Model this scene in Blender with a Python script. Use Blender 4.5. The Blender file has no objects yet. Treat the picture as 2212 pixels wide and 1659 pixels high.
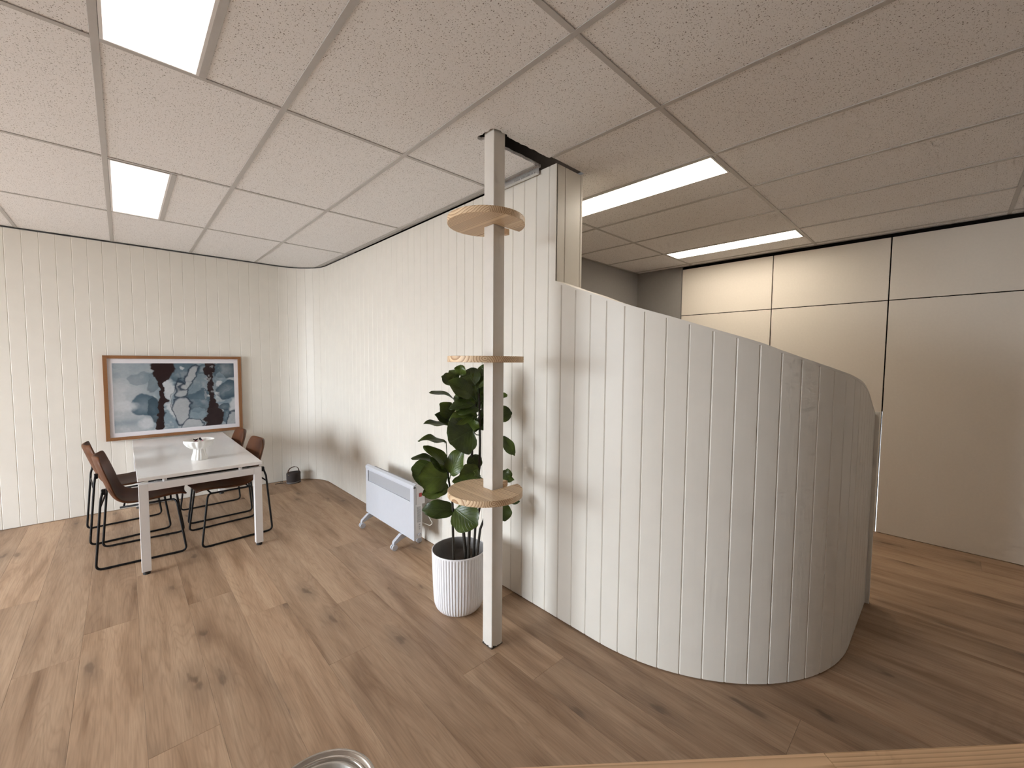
import bpy, bmesh, math, random
import numpy as np
from mathutils import Vector, Matrix
random.seed(7)
sc = bpy.context.scene
COL = sc.collection
PI = math.pi
H = 2.645            # underside of the ceiling grid
CAMZ = 1.52

# ------------------------------------------------------------------ camera
def make_camera():
    yaw, pitch, roll = [math.radians(a) for a in (46.6845, -3.2455, 0.42)]
    f = Vector((math.cos(yaw)*math.cos(pitch), math.sin(yaw)*math.cos(pitch), math.sin(pitch)))
    r = Vector((math.sin(yaw), -math.cos(yaw), 0)); u = r.cross(f)
    r2 = math.cos(roll)*r + math.sin(roll)*u
    u2 = -math.sin(roll)*r + math.cos(roll)*u
    cd = bpy.data.cameras.new('camera')
    cd.sensor_fit = 'HORIZONTAL'; cd.sensor_width = 36.0
    cd.lens = 893.25/2212*36.0
    cd.clip_start = 0.02; cd.clip_end = 200
    co = bpy.data.objects.new('camera', cd); COL.objects.link(co)
    m = Matrix((( r2.x, u2.x, -f.x, 0), (r2.y, u2.y, -f.y, 0), (r2.z, u2.z, -f.z, CAMZ), (0, 0, 0, 1)))
    co.matrix_world = m
    sc.camera = co
make_camera()

# ------------------------------------------------------------------ world, light, exposure
WORLD_STRENGTH = 19.5
WORLD_COLOR = (0.88, 0.96, 1.04, 1)
LED_STRENGTH = 1.15
LED_COLOR = (1.0, 0.90, 0.84, 1)
EXPOSURE = 0.40
LED_KITCHEN = 11.5                          # the two panels over the far side of the low wall are brighter
LED_COLOR_KITCHEN = (1.0, 0.90, 0.76, 1)
w = bpy.data.worlds.new('overcast_sky'); sc.world = w; w.use_nodes = True
bg = w.node_tree.nodes['Background']
bg.inputs['Color'].default_value = WORLD_COLOR; bg.inputs['Strength'].default_value = WORLD_STRENGTH
WX = -4.6                                   # inside face of the window wall
WIN = (2.3, 5.2, 0.10, 2.45)               # y0, y1, z0, z1 of the shopfront window
pd = bpy.data.lights.new('window_portal', 'AREA'); pd.shape = 'RECTANGLE'
pd.size = WIN[1]-WIN[0]; pd.size_y = WIN[3]-WIN[2]; pd.cycles.is_portal = True
po = bpy.data.objects.new('window_portal', pd); COL.objects.link(po)
po.location = (WX-0.12, (WIN[0]+WIN[1])/2, (WIN[2]+WIN[3])/2); po.rotation_euler = (PI/2, 0, -PI/2)
vs = sc.view_settings
vs.view_transform = 'Standard'; vs.look = 'None'; vs.gamma = 1.0; vs.use_curve_mapping = False
vs.exposure = EXPOSURE
cy = sc.cycles                              # keeps the full-size render quick
cy.max_bounces = 6; cy.diffuse_bounces = 4; cy.glossy_bounces = 3; cy.transmission_bounces = 2; cy.transparent_max_bounces = 4
cy.caustics_reflective = False; cy.caustics_refractive = False
cy.use_adaptive_sampling = True; cy.adaptive_threshold = 0.09; cy.adaptive_min_samples = 12

# ------------------------------------------------------------------ materials
M = {}
def srgb(r, g, b):
    def c(v):
        v /= 255.0
        return v/12.92 if v <= 0.04045 else ((v+0.055)/1.055)**2.4
    return (c(r), c(g), c(b), 1)
class NT:
    def __init__(s, name):
        s.m = bpy.data.materials.new(name); s.m.use_nodes = True
        s.t = s.m.node_tree; s.b = s.t.nodes['Principled BSDF']; M[name] = s.m
    def n(s, typ, **kw):
        nd = s.t.nodes.new(typ)
        for k, v in kw.items():
            if k in nd.inputs.keys(): nd.inputs[k].default_value = v
            else: setattr(nd, k, v)
        return nd
    def l(s, a, ao, b, bi): s.t.links.new(a.outputs[ao], b.inputs[bi])
    def coord(s, out='Object', scale=(1, 1, 1), loc=(0, 0, 0)):
        c = s.n('ShaderNodeTexCoord'); mp = s.n('ShaderNodeMapping')
        mp.inputs['Scale'].default_value = scale; mp.inputs['Location'].default_value = loc
        s.l(c, out, mp, 'Vector'); return mp
    def ramp(s, src, so, stops, interp='LINEAR'):
        r = s.n('ShaderNodeValToRGB'); e = r.color_ramp.elements; r.color_ramp.interpolation = interp
        while len(e) < len(stops): e.new(0.5)
        for i, (p, c) in enumerate(stops):
            e[i].position = p; e[i].color = c if len(c) == 4 else (*c, 1)
        s.l(src, so, r, 'Fac'); return r
    def mix(s, a, b, fac=0.5, mode='MIX'):
        mx = s.n('ShaderNodeMix'); mx.data_type = 'RGBA'; mx.blend_type = mode
        for nm, v in (('Factor', fac), ('A', a), ('B', b)):
            idx = {'Factor': 0, 'A': 6, 'B': 7}[nm]
            if isinstance(v, tuple) and hasattr(v[0], 'outputs'): s.t.links.new(v[0].outputs[v[1]], mx.inputs[idx])
            else: mx.inputs[idx].default_value = v
        return (mx, 2)
    def math(s, op, a, b=None, c=None):
        nd = s.n('ShaderNodeMath'); nd.operation = op
        for i, v in enumerate((a, b, c)):
            if v is None: continue
            if isinstance(v, tuple): s.t.links.new(v[0].outputs[v[1]], nd.inputs[i])
            else: nd.inputs[i].default_value = v
        return (nd, 0)
    def base(s, src): s.t.links.new(src[0].outputs[src[1]], s.b.inputs['Base Color'])
    def bump(s, src, strength=0.2, dist=0.002):
        b = s.n('ShaderNodeBump'); b.inputs['Strength'].default_value = strength; b.inputs['Distance'].default_value = dist
        s.t.links.new(src[0].outputs[src[1]], b.inputs['Height']); s.l(b, 'Normal', s.b, 'Normal')
def plain(name, col, rough=0.5, metal=0.0, spec=0.5, noise=0.03, nscale=30, bump=0.0, coat=0.0):
    t = NT(name); t.b.inputs['Roughness'].default_value = rough; t.b.inputs['Metallic'].default_value = metal
    t.b.inputs['Specular IOR Level'].default_value = spec; t.b.inputs['Coat Weight'].default_value = coat
    c = t.coord(); nz = t.n('ShaderNodeTexNoise', Scale=nscale, Detail=3.0); t.l(c, 'Vector', nz, 'Vector')
    lo = tuple(v*(1-noise) for v in col[:3])+(1,); hi = tuple(min(1, v*(1+noise)) for v in col[:3])+(1,)
    r = t.ramp(nz, 'Fac', [(0.3, lo), (0.7, hi)]); t.base((r, 'Color'))
    if bump: t.bump((nz, 'Fac'), bump, 0.001)
    return t
WALLC = (0.765, 0.725, 0.655, 1)
plain('wall_paint', WALLC, 0.42, noise=0.015, nscale=9, spec=0.35)
plain('groove_paint', WALLC, 0.6, noise=0.01, spec=0.2)
plain('post_paint', (0.74, 0.70, 0.645, 1), 0.32, noise=0.02, nscale=20, spec=0.5)
plain('panel_laminate', (0.78, 0.715, 0.63, 1), 0.45, noise=0.015, nscale=60, spec=0.3)
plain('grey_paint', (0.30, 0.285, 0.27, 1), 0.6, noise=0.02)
plain('white_paint', (0.72, 0.70, 0.67, 1), 0.6, noise=0.02)
plain('void_dark', (0.012, 0.010, 0.009, 1), 0.95, noise=0.1, spec=0.0)
plain('tee_metal', (0.53, 0.51, 0.495, 1), 0.45, noise=0.02)
plain('zinc', (0.72, 0.72, 0.72, 1), 0.28, metal=0.85, noise=0.05)
plain('print_grey', (0.30, 0.29, 0.28, 1), 0.7)
plain('window_aluminium', (0.10, 0.10, 0.105, 1), 0.4, metal=0.6)
plain('backdrop_grey', (0.17, 0.168, 0.165, 1), 0.9, noise=0.08, nscale=6)
plain('pavement', (0.32, 0.30, 0.28, 1), 0.9, noise=0.1, nscale=4)
plain('black_steel', (0.009, 0.008, 0.008, 1), 0.5, noise=0.1, spec=0.25)
plain('table_white', (0.90, 0.885, 0.87, 1), 0.22, noise=0.01, spec=0.5)
plain('table_edge', (0.55, 0.53, 0.52, 1), 0.4, noise=0.01)
plain('frame_white', (0.82, 0.80, 0.79, 1), 0.33, noise=0.01)
plain('rubber_black', (0.012, 0.012, 0.012, 1), 0.6)
plain('heater_white', (0.56, 0.575, 0.62, 1), 0.32, noise=0.01)
plain('heater_side', (0.72, 0.72, 0.74, 1), 0.4, noise=0.01)
plain('heater_grey', (0.45, 0.45, 0.46, 1), 0.5)
plain('switch_red', (0.45, 0.035, 0.03, 1), 0.3)
plain('cord_white', (0.72, 0.68, 0.62, 1), 0.5)
plain('pot_white', (0.88, 0.87, 0.885, 1), 0.45, noise=0.01)
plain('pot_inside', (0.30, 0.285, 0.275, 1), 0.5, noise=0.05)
plain('soil', (0.022, 0.017, 0.013, 1), 0.95, noise=0.5, nscale=90, bump=0.8)
plain('stem_bark', (0.030, 0.022, 0.014, 1), 0.7, noise=0.35, nscale=120, bump=0.6)
plain('petiole_green', (0.045, 0.075, 0.018, 1), 0.5, noise=0.2)
plain('ceramic_white', (0.86, 0.845, 0.81, 1), 0.35, noise=0.01)
plain('speaker_cloth', (0.055, 0.044, 0.042, 1), 0.9, noise=0.25, nscale=400, bump=0.3)
plain('speaker_base', (0.16, 0.14, 0.135, 1), 0.45)
plain('strap_leather', (0.085, 0.038, 0.018, 1), 0.5, noise=0.15)
plain('brass', (0.55, 0.45, 0.32, 1), 0.3, metal=0.9)
plain('petal_red', (0.16, 0.025, 0.03, 1), 0.6, noise=0.3)
plain('petal_pink', (0.45, 0.20, 0.22, 1), 0.6, noise=0.2)
plain('petal_dark', (0.03, 0.02, 0.025, 1), 0.6, noise=0.2)
plain('tin_metal', (0.62, 0.60, 0.57, 1), 0.22, metal=1.0, noise=0.05)
plain('tin_lid', (0.66, 0.65, 0.62, 1), 0.42, metal=0.7, noise=0.04, nscale=60)
plain('mat_board', (0.74, 0.71, 0.735, 1), 0.8, noise=0.01)
plain('picture_back', (0.05, 0.04, 0.03, 1), 0.9)
plain('chip_dark', (0.05, 0.04, 0.03, 1), 0.9, noise=0.3, nscale=200)

def m_leather():
    t = NT('brown_leather'); t.b.inputs['Roughness'].default_value = 0.48; t.b.inputs['Specular IOR Level'].default_value = 0.2
    c = t.coord(); a = t.n('ShaderNodeTexNoise', Scale=5.0, Detail=4.0); t.l(c, 'Vector', a, 'Vector')
    r = t.ramp(a, 'Fac', [(0.3, (0.058, 0.0185, 0.006)), (0.7, (0.115, 0.040, 0.0135))]); t.base((r, 'Color'))
    v = t.n('ShaderNodeTexNoise', Scale=260.0, Detail=2.0); t.l(c, 'Vector', v, 'Vector'); t.bump((v, 'Fac'), 0.15, 0.001)
m_leather()

def m_ceiling():
    t = NT('ceiling_tile'); t.b.inputs['Roughness'].default_value = 0.95; t.b.inputs['Specular IOR Level'].default_value = 0.1
    c = t.coord('Object')
    w = t.n('ShaderNodeTexNoise', Scale=70.0, Detail=2.0); t.l(c, 'Vector', w, 'Vector')
    wv = t.n('ShaderNodeVectorMath'); wv.operation = 'MULTIPLY_ADD'; wv.inputs[1].default_value = (0.010, 0.010, 0.0)
    t.l(w, 'Color', wv, 0); t.l(c, 'Vector', wv, 2)
    tot = None
    for sc_, thr, dens in ((92.0, 0.26, 0.55), (180.0, 0.30, 0.45)):
        v = t.n('ShaderNodeTexVoronoi', Scale=sc_); v.voronoi_dimensions = '2D'; t.l(wv, 'Vector', v, 'Vector')
        sep = t.n('ShaderNodeSeparateColor'); t.l(v, 'Color', sep, 'Color')
        pick = t.math('GREATER_THAN', (sep, 0), 1-dens)
        rad = t.math('MULTIPLY', (sep, 1), thr)
        m = t.math('SUBTRACT', rad, (v, 'Distance')); m = t.math('MULTIPLY', m, 14.0)
        nd = m[0]; nd.use_clamp = True
        m = t.math('MULTIPLY', m, pick)
        tot = m if tot is None else t.math('MAXIMUM', tot, m)
    g = t.n('ShaderNodeTexNoise', Scale=260.0, Detail=1.0); t.l(c, 'Vector', g, 'Vector')
    rg = t.ramp(g, 'Fac', [(0.3, (0.86, 0.845, 0.845)), (0.7, (0.925, 0.915, 0.915))])
    tm = t.math('MULTIPLY', tot, 0.85)
    mx = t.mix((rg, 'Color'), (0.21, 0.18, 0.16, 1), tm); t.base(mx)
m_ceiling()

def m_floor():
    t = NT('oak_plank'); t.b.inputs['Roughness'].default_value = 0.5; t.b.inputs['Specular IOR Level'].default_value = 0.45
    oi = t.n('ShaderNodeObjectInfo')
    c = t.n('ShaderNodeTexCoord')
    off = t.n('ShaderNodeVectorMath'); off.operation = 'MULTIPLY_ADD'; off.inputs[1].default_value = (31.0, 57.0, 13.0)
    cr = t.n('ShaderNodeCombineXYZ'); t.l(oi, 'Random', cr, 0); t.l(oi, 'Random', cr, 1); t.l(oi, 'Random', cr, 2)
    t.l(cr, 'Vector', off, 0); t.l(c, 'Object', off, 2)
    def mp(scale):
        m = t.n('ShaderNodeMapping'); m.inputs['Scale'].default_value = scale; t.l(off, 'Vector', m, 'Vector'); return m
    m1 = mp((11, 1.0, 1)); n1 = t.n('ShaderNodeTexNoise', Scale=1.0, Detail=5.0, Distortion=0.6); t.l(m1, 'Vector', n1, 'Vector')
    m2 = mp((170, 7, 1)); n2 = t.n('ShaderNodeTexNoise', Scale=1.0, Detail=4.0); t.l(m2, 'Vector', n2, 'Vector')
    # cathedral grain: rings of a warped field
    m3 = mp((8, 0.6, 1)); n3 = t.n('ShaderNodeTexNoise', Scale=1.0, Detail=1.5, Distortion=0.3); t.l(m3, 'Vector', n3, 'Vector')
    rings = t.math('MULTIPLY', (n3, 'Fac'), 24.0); rings = t.math('FRACT', rings); rings = t.math('PINGPONG', rings, 0.5)
    base = t.ramp(n1, 'Fac', [(0.27, srgb(143, 115, 90)), (0.48, srgb(175, 148, 123)), (0.75, srgb(191, 166, 141))])
    fine = t.ramp(n2, 'Fac', [(0.3, (0.72, 0.70, 0.68)), (0.6, (1.05, 1.05, 1.05))])
    col = t.mix((base, 'Color'), (fine, 'Color'), 0.55, 'MULTIPLY')
    rr = t.ramp(rings[0], 0, [(0.0, (0.80, 0.77, 0.74)), (0.22, (1, 1, 1))])
    col = t.mix(col, (rr, 'Color'), 0.55, 'MULTIPLY')
    # knots
    m4 = mp((4.2, 1.5, 1)); kn = t.n('ShaderNodeTexVoronoi', Scale=1.0); kn.voronoi_dimensions = '2D'
    kw = t.n('ShaderNodeTexNoise', Scale=5.0, Detail=2.0); t.l(m4, 'Vector', kw, 'Vector')
    kv = t.n('ShaderNodeVectorMath'); kv.operation = 'MULTIPLY_ADD'; kv.inputs[1].default_value = (0.25, 0.25, 0); t.l(kw, 'Color', kv, 0); t.l(m4, 'Vector', kv, 2)
    t.l(kv, 'Vector', kn, 'Vector')
    ks = t.n('ShaderNodeSeparateColor'); t.l(kn, 'Color', ks, 'Color')
    kp = t.math('GREATER_THAN', (ks, 0), 0.42)
    kd = t.ramp(kn, 'Distance', [(0.0, (1, 1, 1)), (0.045, (0.85, 0.85, 0.85)), (0.085, (0.36, 0.36, 0.36)), (0.30, (0, 0, 0))])
    km = t.math('MULTIPLY', kp, (kd, 'Color')); km = t.math('MULTIPLY', km, 0.68)
    col = t.mix(col, srgb(84, 66, 52), km)
    # tone per plank
    tone = t.ramp(oi, 'Random', [(0.0, (0.84, 0.79, 0.74)), (0.5, (0.98, 0.935, 0.885)), (1.0, (1.12, 1.07, 1.01))])
    col = t.mix(col, (tone, 'Color'), 1.0, 'MULTIPLY')
    t.base(col)
m_floor()

def m_pine(name, stave, light, dark, ringscale=150.0):
    # solid pine: staves along Y, each with its own pith so ends show rings and faces show lines
    t = NT(name); t.b.inputs['Roughness'].default_value = 0.5
    c = t.n('ShaderNodeTexCoord'); s = t.n('ShaderNodeSeparateXYZ'); t.l(c, 'Object', s, 'Vector')
    oi = t.n('ShaderNodeObjectInfo')
    xs = t.math('DIVIDE', (s, 0), stave); xo = t.math('MULTIPLY_ADD', (oi, 'Random'), 7.3, xs)
    fl = t.math('FLOOR', xo); fr = t.math('FRACT', xo)
    wn = t.n('ShaderNodeTexWhiteNoise'); wn.noise_dimensions = '1D'; t.t.links.new(fl[0].outputs[0], wn.inputs['W'])
    ws = t.n('ShaderNodeSeparateColor'); t.l(wn, 'Color', ws, 'Color')
    px_ = t.math('MULTIPLY_ADD', (ws, 0), 3.6, -1.3); cx = t.math('SUBTRACT', fr, px_); cx = t.math('MULTIPLY', cx, stave)
    sg = t.math('SUBTRACT', (ws, 1), 0.5); sg = t.math('SIGN', sg); of = t.math('MULTIPLY_ADD', (ws, 2), 0.035, 0.0); of = t.math('MULTIPLY', of, sg)
    cz = t.math('ADD', (s, 2), of)
    cb = t.n('ShaderNodeCombineXYZ'); t.t.links.new(cx[0].outputs[0], cb.inputs[0]); t.t.links.new(cz[0].outputs[0], cb.inputs[2])
    mp = t.n('ShaderNodeMapping'); mp.inputs['Scale'].default_value = (9, 1.4, 9); t.l(c, 'Object', mp, 'Vector')
    nz = t.n('ShaderNodeTexNoise', Scale=1.0, Detail=3.0); t.l(mp, 'Vector', nz, 'Vector')
    ln = t.n('ShaderNodeVectorMath'); ln.operation = 'LENGTH'; t.l(cb, 'Vector', ln, 0)
    rad = t.math('MULTIPLY_ADD', (nz, 'Fac'), 0.012, (ln, 'Value'))
    ph = t.math('MULTIPLY', rad, ringscale); ph = t.math('FRACT', ph)
    rr = t.ramp(ph[0], 0, [(0.0, light), (0.55, tuple(0.7*a+0.3*b for a, b in zip(light, dark))), (0.9, dark), (1.0, light)])
    tone = t.ramp(ws, 2, [(0.0, (0.88, 0.86, 0.84)), (1.0, (1.06, 1.06, 1.06))])
    col = t.mix((rr, 'Color'), (tone, 'Color'), 1.0, 'MULTIPLY')
    t.base(col)
m_pine('pine_laminate', 0.05, (0.88, 0.69, 0.46, 1), (0.40, 0.205, 0.09, 1), 115)
m_pine('pine_bench', 0.09, (0.86, 0.60, 0.37, 1), (0.60, 0.375, 0.21, 1), 110)
m_pine('picture_timber', 0.2, (0.30, 0.135, 0.05, 1), (0.20, 0.085, 0.03, 1), 120)

def m_leaf():
    t = NT('fig_leaf'); t.b.inputs['Roughness'].default_value = 0.38
    uv = t.n('ShaderNodeAttribute'); uv.attribute_name = 'leafuv'
    s = t.n('ShaderNodeSeparateXYZ'); t.l(uv, 'Vector', s, 'Vector')
    au = t.math('ABSOLUTE', (s, 0))
    mid = t.ramp(au[0], 0, [(0.0, (1, 1, 1)), (0.05, (0, 0, 0))])
    q = t.math('MULTIPLY_ADD', au, -0.55, (s, 1)); q = t.math('MULTIPLY', q, 7.0); q = t.math('FRACT', q); q = t.math('PINGPONG', q, 0.5)
    vein = t.ramp(q[0], 0, [(0.0, (1, 1, 1)), (0.07, (0, 0, 0))])
    vv = t.math('MAXIMUM', (mid, 'Color'), (vein, 'Color'))
    oi = t.n('ShaderNodeObjectInfo')
    c = t.coord(); nz = t.n('ShaderNodeTexNoise', Scale=14.0, Detail=3.0); t.l(c, 'Vector', nz, 'Vector')
    a = t.ramp(nz, 'Fac', [(0.3, (0.034, 0.056, 0.006)), (0.7, (0.085, 0.130, 0.016))])
    tone = t.ramp(oi, 'Random', [(0.0, (0.55, 0.58, 0.6)), (1.0, (1.25, 1.2, 1.0))])
    col = t.mix((a, 'Color'), (tone, 'Color'), 1.0, 'MULTIPLY')
    vf = t.math('MULTIPLY', vv, 0.28)
    col = t.mix(col, (0.12, 0.19, 0.06, 1), vf); t.base(col)
    t.bump(vv, 0.5, 0.0025)
m_leaf()

def m_emit(name, col, strength):
    t = NT(name); t.b.inputs['Base Color'].default_value = (0.8, 0.8, 0.8, 1)
    c = t.coord(); nz = t.n('ShaderNodeTexNoise', Scale=2.0); t.l(c, 'Vector', nz, 'Vector')
    r = t.ramp(nz, 'Fac', [(0.3, tuple(v*0.985 for v in col[:3])), (0.7, col[:3])])
    t.l(r, 'Color', t.b, 'Emission Color'); t.b.inputs['Emission Strength'].default_value = strength
m_emit('led_diffuser', LED_COLOR, LED_STRENGTH)
m_emit('led_diffuser_bright', LED_COLOR_KITCHEN, LED_KITCHEN)

def m_glass():
    t = NT('window_glass'); t.t.nodes.remove(t.b)
    out = t.t.nodes['Material Output']
    tr = t.n('ShaderNodeBsdfTransparent'); gl = t.n('ShaderNodeBsdfGlossy', Roughness=0.02); fr = t.n('ShaderNodeFresnel', IOR=1.45)
    mx = t.n('ShaderNodeMixShader'); t.l(fr, 'Fac', mx, 0); t.l(tr, 'BSDF', mx, 1); t.l(gl, 'BSDF', mx, 2); t.l(mx, 'Shader', out, 'Surface')
m_glass()

def m_picture_glaze():
    t = NT('print_ink'); t.b.inputs['Roughness'].default_value = 0.32; t.b.inputs['Specular IOR Level'].default_value = 0.3
    a = t.n('ShaderNodeAttribute'); a.attribute_name = 'ink'; t.l(a, 'Color', t.b, 'Base Color')
m_picture_glaze()

def m_grille():
    t = NT('heater_grille'); t.b.inputs['Roughness'].default_value = 0.5
    c = t.coord('Object', (1, 1, 1)); v = t.n('ShaderNodeTexVoronoi', Scale=150.0); v.inputs['Randomness'].default_value = 0.0
    t.l(c, 'Vector', v, 'Vector')
    r = t.ramp(v, 'Distance', [(0.30, (0.12, 0.12, 0.13)), (0.44, (0.40, 0.405, 0.43))]); t.base((r, 'Color'))
m_grille()

# ------------------------------------------------------------------ mesh helpers
def obj(name, verts, faces, mat, parent=None, smooth=False, loc=None):
    me = bpy.data.meshes.new(name); me.from_pydata([tuple(v) for v in verts], [], faces); me.update()
    me.materials.append(M[mat] if isinstance(mat, str) else mat)
    if smooth: me.polygons.foreach_set('use_smooth', [True]*len(me.polygons))
    o = bpy.data.objects.new(name, me); COL.objects.link(o)
    if parent is not None: o.parent = parent
    if loc is not None: o.location = loc
    return o
def from_bm(name, bm, mat, parent=None, smooth=False, loc=None):
    bmesh.ops.recalc_face_normals(bm, faces=bm.faces)
    me = bpy.data.meshes.new(name); bm.to_mesh(me); bm.free(); me.materials.append(M[mat])
    if smooth: me.polygons.foreach_set('use_smooth', [True]*len(me.polygons))
    o = bpy.data.objects.new(name, me); COL.objects.link(o)
    if parent is not None: o.parent = parent
    if loc is not None: o.location = loc
    return o
def add_box(bm, x0, x1, y0, y1, z0, z1, bev=0.0, seg=1):
    r = bmesh.ops.create_cube(bm, size=1.0); vs_ = r['verts']
    for v in vs_:
        v.co.x = x0 if v.co.x < 0 else x1; v.co.y = y0 if v.co.y < 0 else y1; v.co.z = z0 if v.co.z < 0 else z1
    if bev:
        es = list({e for v in vs_ for e in v.link_edges})
        bmesh.ops.bevel(bm, geom=es, offset=bev, segments=seg, affect='EDGES', profile=0.5)
def box(name, x0, x1, y0, y1, z0, z1, mat, parent=None, bev=0.0, seg=1, loc=None):
    bm = bmesh.new(); add_box(bm, x0, x1, y0, y1, z0, z1, bev, seg); return from_bm(name, bm, mat, parent, loc=loc)
def tube_geo(pts, rad, n=8, closed=False):
    pts = [Vector(p) for p in pts]; V = []; Fc = []; N = len(pts)
    rads = rad if isinstance(rad, (list, tuple)) else [rad]*N
    up = Vector((0, 0, 1)); prev = None
    for i, p in enumerate(pts):
        if closed: t = pts[(i+1) % N]-pts[i-1]
        else: t = pts[min(i+1, N-1)]-pts[max(i-1, 0)]
        t.normalize()
        if prev is None:
            a = up if abs(t.z) < 0.9 else Vector((1, 0, 0)); s = t.cross(a).normalized()
        else:
            s = (prev-t*prev.dot(t)).normalized()
        prev = s; b = t.cross(s)
        for k in range(n):
            an = 2*PI*k/n; V.append(p+(s*math.cos(an)+b*math.sin(an))*rads[i])
    for i in range(N if closed else N-1):
        j = (i+1) % N
        for k in range(n): Fc.append((i*n+k, i*n+(k+1) % n, j*n+(k+1) % n, j*n+k))
    if not closed: Fc.append(tuple(range(n-1, -1, -1))); Fc.append(tuple((N-1)*n+k for k in range(n)))
    return V, Fc
def tube(name, pts, rad, mat, parent=None, n=8, closed=False):
    V, Fc = tube_geo(pts, rad, n, closed); return obj(name, V, Fc, mat, parent, smooth=True)
def fillet(pts, r, seg=5):
    out = [Vector(pts[0])]
    for a, b, c in zip(pts[:-2], pts[1:-1], pts[2:]):
        a, b, c = Vector(a), Vector(b), Vector(c); d1 = (a-b).normalized(); d2 = (c-b).normalized()
        ang = d1.angle(d2); d = min(r/math.tan(ang/2), (a-b).length*0.48, (c-b).length*0.48)
        p0 = b+d1*d; p1 = b+d2*d
        for k in range(seg+1):
            t = k/seg; out.append((1-t)**2*p0+2*t*(1-t)*b+t*t*p1)
    out.append(Vector(pts[-1])); return out
def lathe(name, prof, mat, parent=None, n=48, loc=None, rf=None, smooth=True):
    V = []; Fc = []
    for (r, z) in prof:
        for k in range(n):
            a = 2*PI*k/n; rr = rf(r, z, a) if rf else r
            V.append((rr*math.cos(a), rr*math.sin(a), z))
    for i in range(len(prof)-1):
        for k in range(n): Fc.append((i*n+k, i*n+(k+1) % n, (i+1)*n+(k+1) % n, (i+1)*n+k))
    if prof[0][0] < 1e-4 or True: pass
    return obj(name, V, Fc, mat, parent, smooth=smooth, loc=loc)
def empty(name, loc=(0, 0, 0), rz=0.0):
    o = bpy.data.objects.new(name, None); COL.objects.link(o); o.location = loc; o.rotation_euler = (0, 0, rz); o.empty_display_size = 0.1
    return o
def tag(o, label, cat, group=None, kind=None):
    o['label'] = label; o['category'] = cat
    if group: o['group'] = group
    if kind: o['kind'] = kind
    return o
def S(o, label, cat): return tag(o, label, cat, kind='structure')
def smooth_by_angle(o, ang=0.6):
    me = o.data; me.polygons.foreach_set('use_smooth', [True]*len(me.polygons))
    bm = bmesh.new(); bm.from_mesh(me)
    for e in bm.edges:
        if len(e.link_faces) == 2 and e.calc_face_angle(0) > ang: e.smooth = False
    bm.to_mesh(me); bm.free()

# ================================================================== STRUCTURE
# ---- path of the boarded wall: picture wall, rounded corner, partition, curved low wall
CX0, FARY, R1 = 1.82, 5.64, 0.44
COLY = 1.5765                                   # where the full-height partition ends
C2, R2 = (2.77, 1.258), 0.95
ENDX, LOWY = 3.385, 0.308
def path_full():
    """returns list of segments as functions of arc length, plus total lengths"""
    segs = []
    x0 = WX
    L1 = (CX0-R1)-x0; L2 = PI/2*R1; L3 = (FARY-R1)-C2[1]; L4 = PI/2*R2; L5 = ENDX-C2[0]
    return (L1, L2, L3, L4, L5)
PL = path_full()
PS = [0]
for l_ in PL: PS.append(PS[-1]+l_)
def at(s):
    if s <= PS[1]: return (WX+s, FARY), (1, 0)
    if s <= PS[2]:
        a = (s-PS[1])/R1; c = (CX0-R1, FARY-R1)
        return (c[0]+R1*math.sin(a), c[1]+R1*math.cos(a)), (math.cos(a), -math.sin(a))
    if s <= PS[3]: return (CX0, FARY-R1-(s-PS[2])), (0, -1)
    if s <= PS[4]:
        a = (s-PS[3])/R2
        return (C2[0]-R2*math.cos(a), C2[1]-R2*math.sin(a)), (math.sin(a), -math.cos(a))
    return (C2[0]+(s-PS[4]), LOWY), (1, 0)
def s_of_y(y): return PS[2]+(FARY-R1-y)
S_COL = s_of_y(COLY); S17 = s_of_y(1.7)
PROF = [(.0, 1.979), (.121, 1.979), (.150, 1.968), (.201, 1.948), (.281, 1.915), (.402, 1.871), (.493, 1.834), (.594, 1.799), (.695, 1.765), (.796, 1.732), (.897, 1.698),
        (.998, 1.665), (1.1, 1.634), (1.201, 1.603), (1.277, 1.575), (1.378, 1.544), (1.479, 1.517), (1.605, 1.488), (1.732, 1.463), (1.833, 1.441),
        (1.95, 1.421), (2.041, 1.403), (2.191, 1.360), (2.362, 1.285), (2.554, 1.205), (2.8, 1.15)]
def low_top(s):
    q = s-S17
    for (a, za), (b, zb) in zip(PROF[:-1], PROF[1:]):
        if q <= b: return za+(zb-za)*(q-a)/(b-a)
    return PROF[-1][1]
TOPZ = 2.632
T_BOARD = 0.012
def pt(s, off):
    (x, y), (tx, ty) = at(s); nx, ny = ty, -tx
    return (x+nx*off, y+ny*off)
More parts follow.
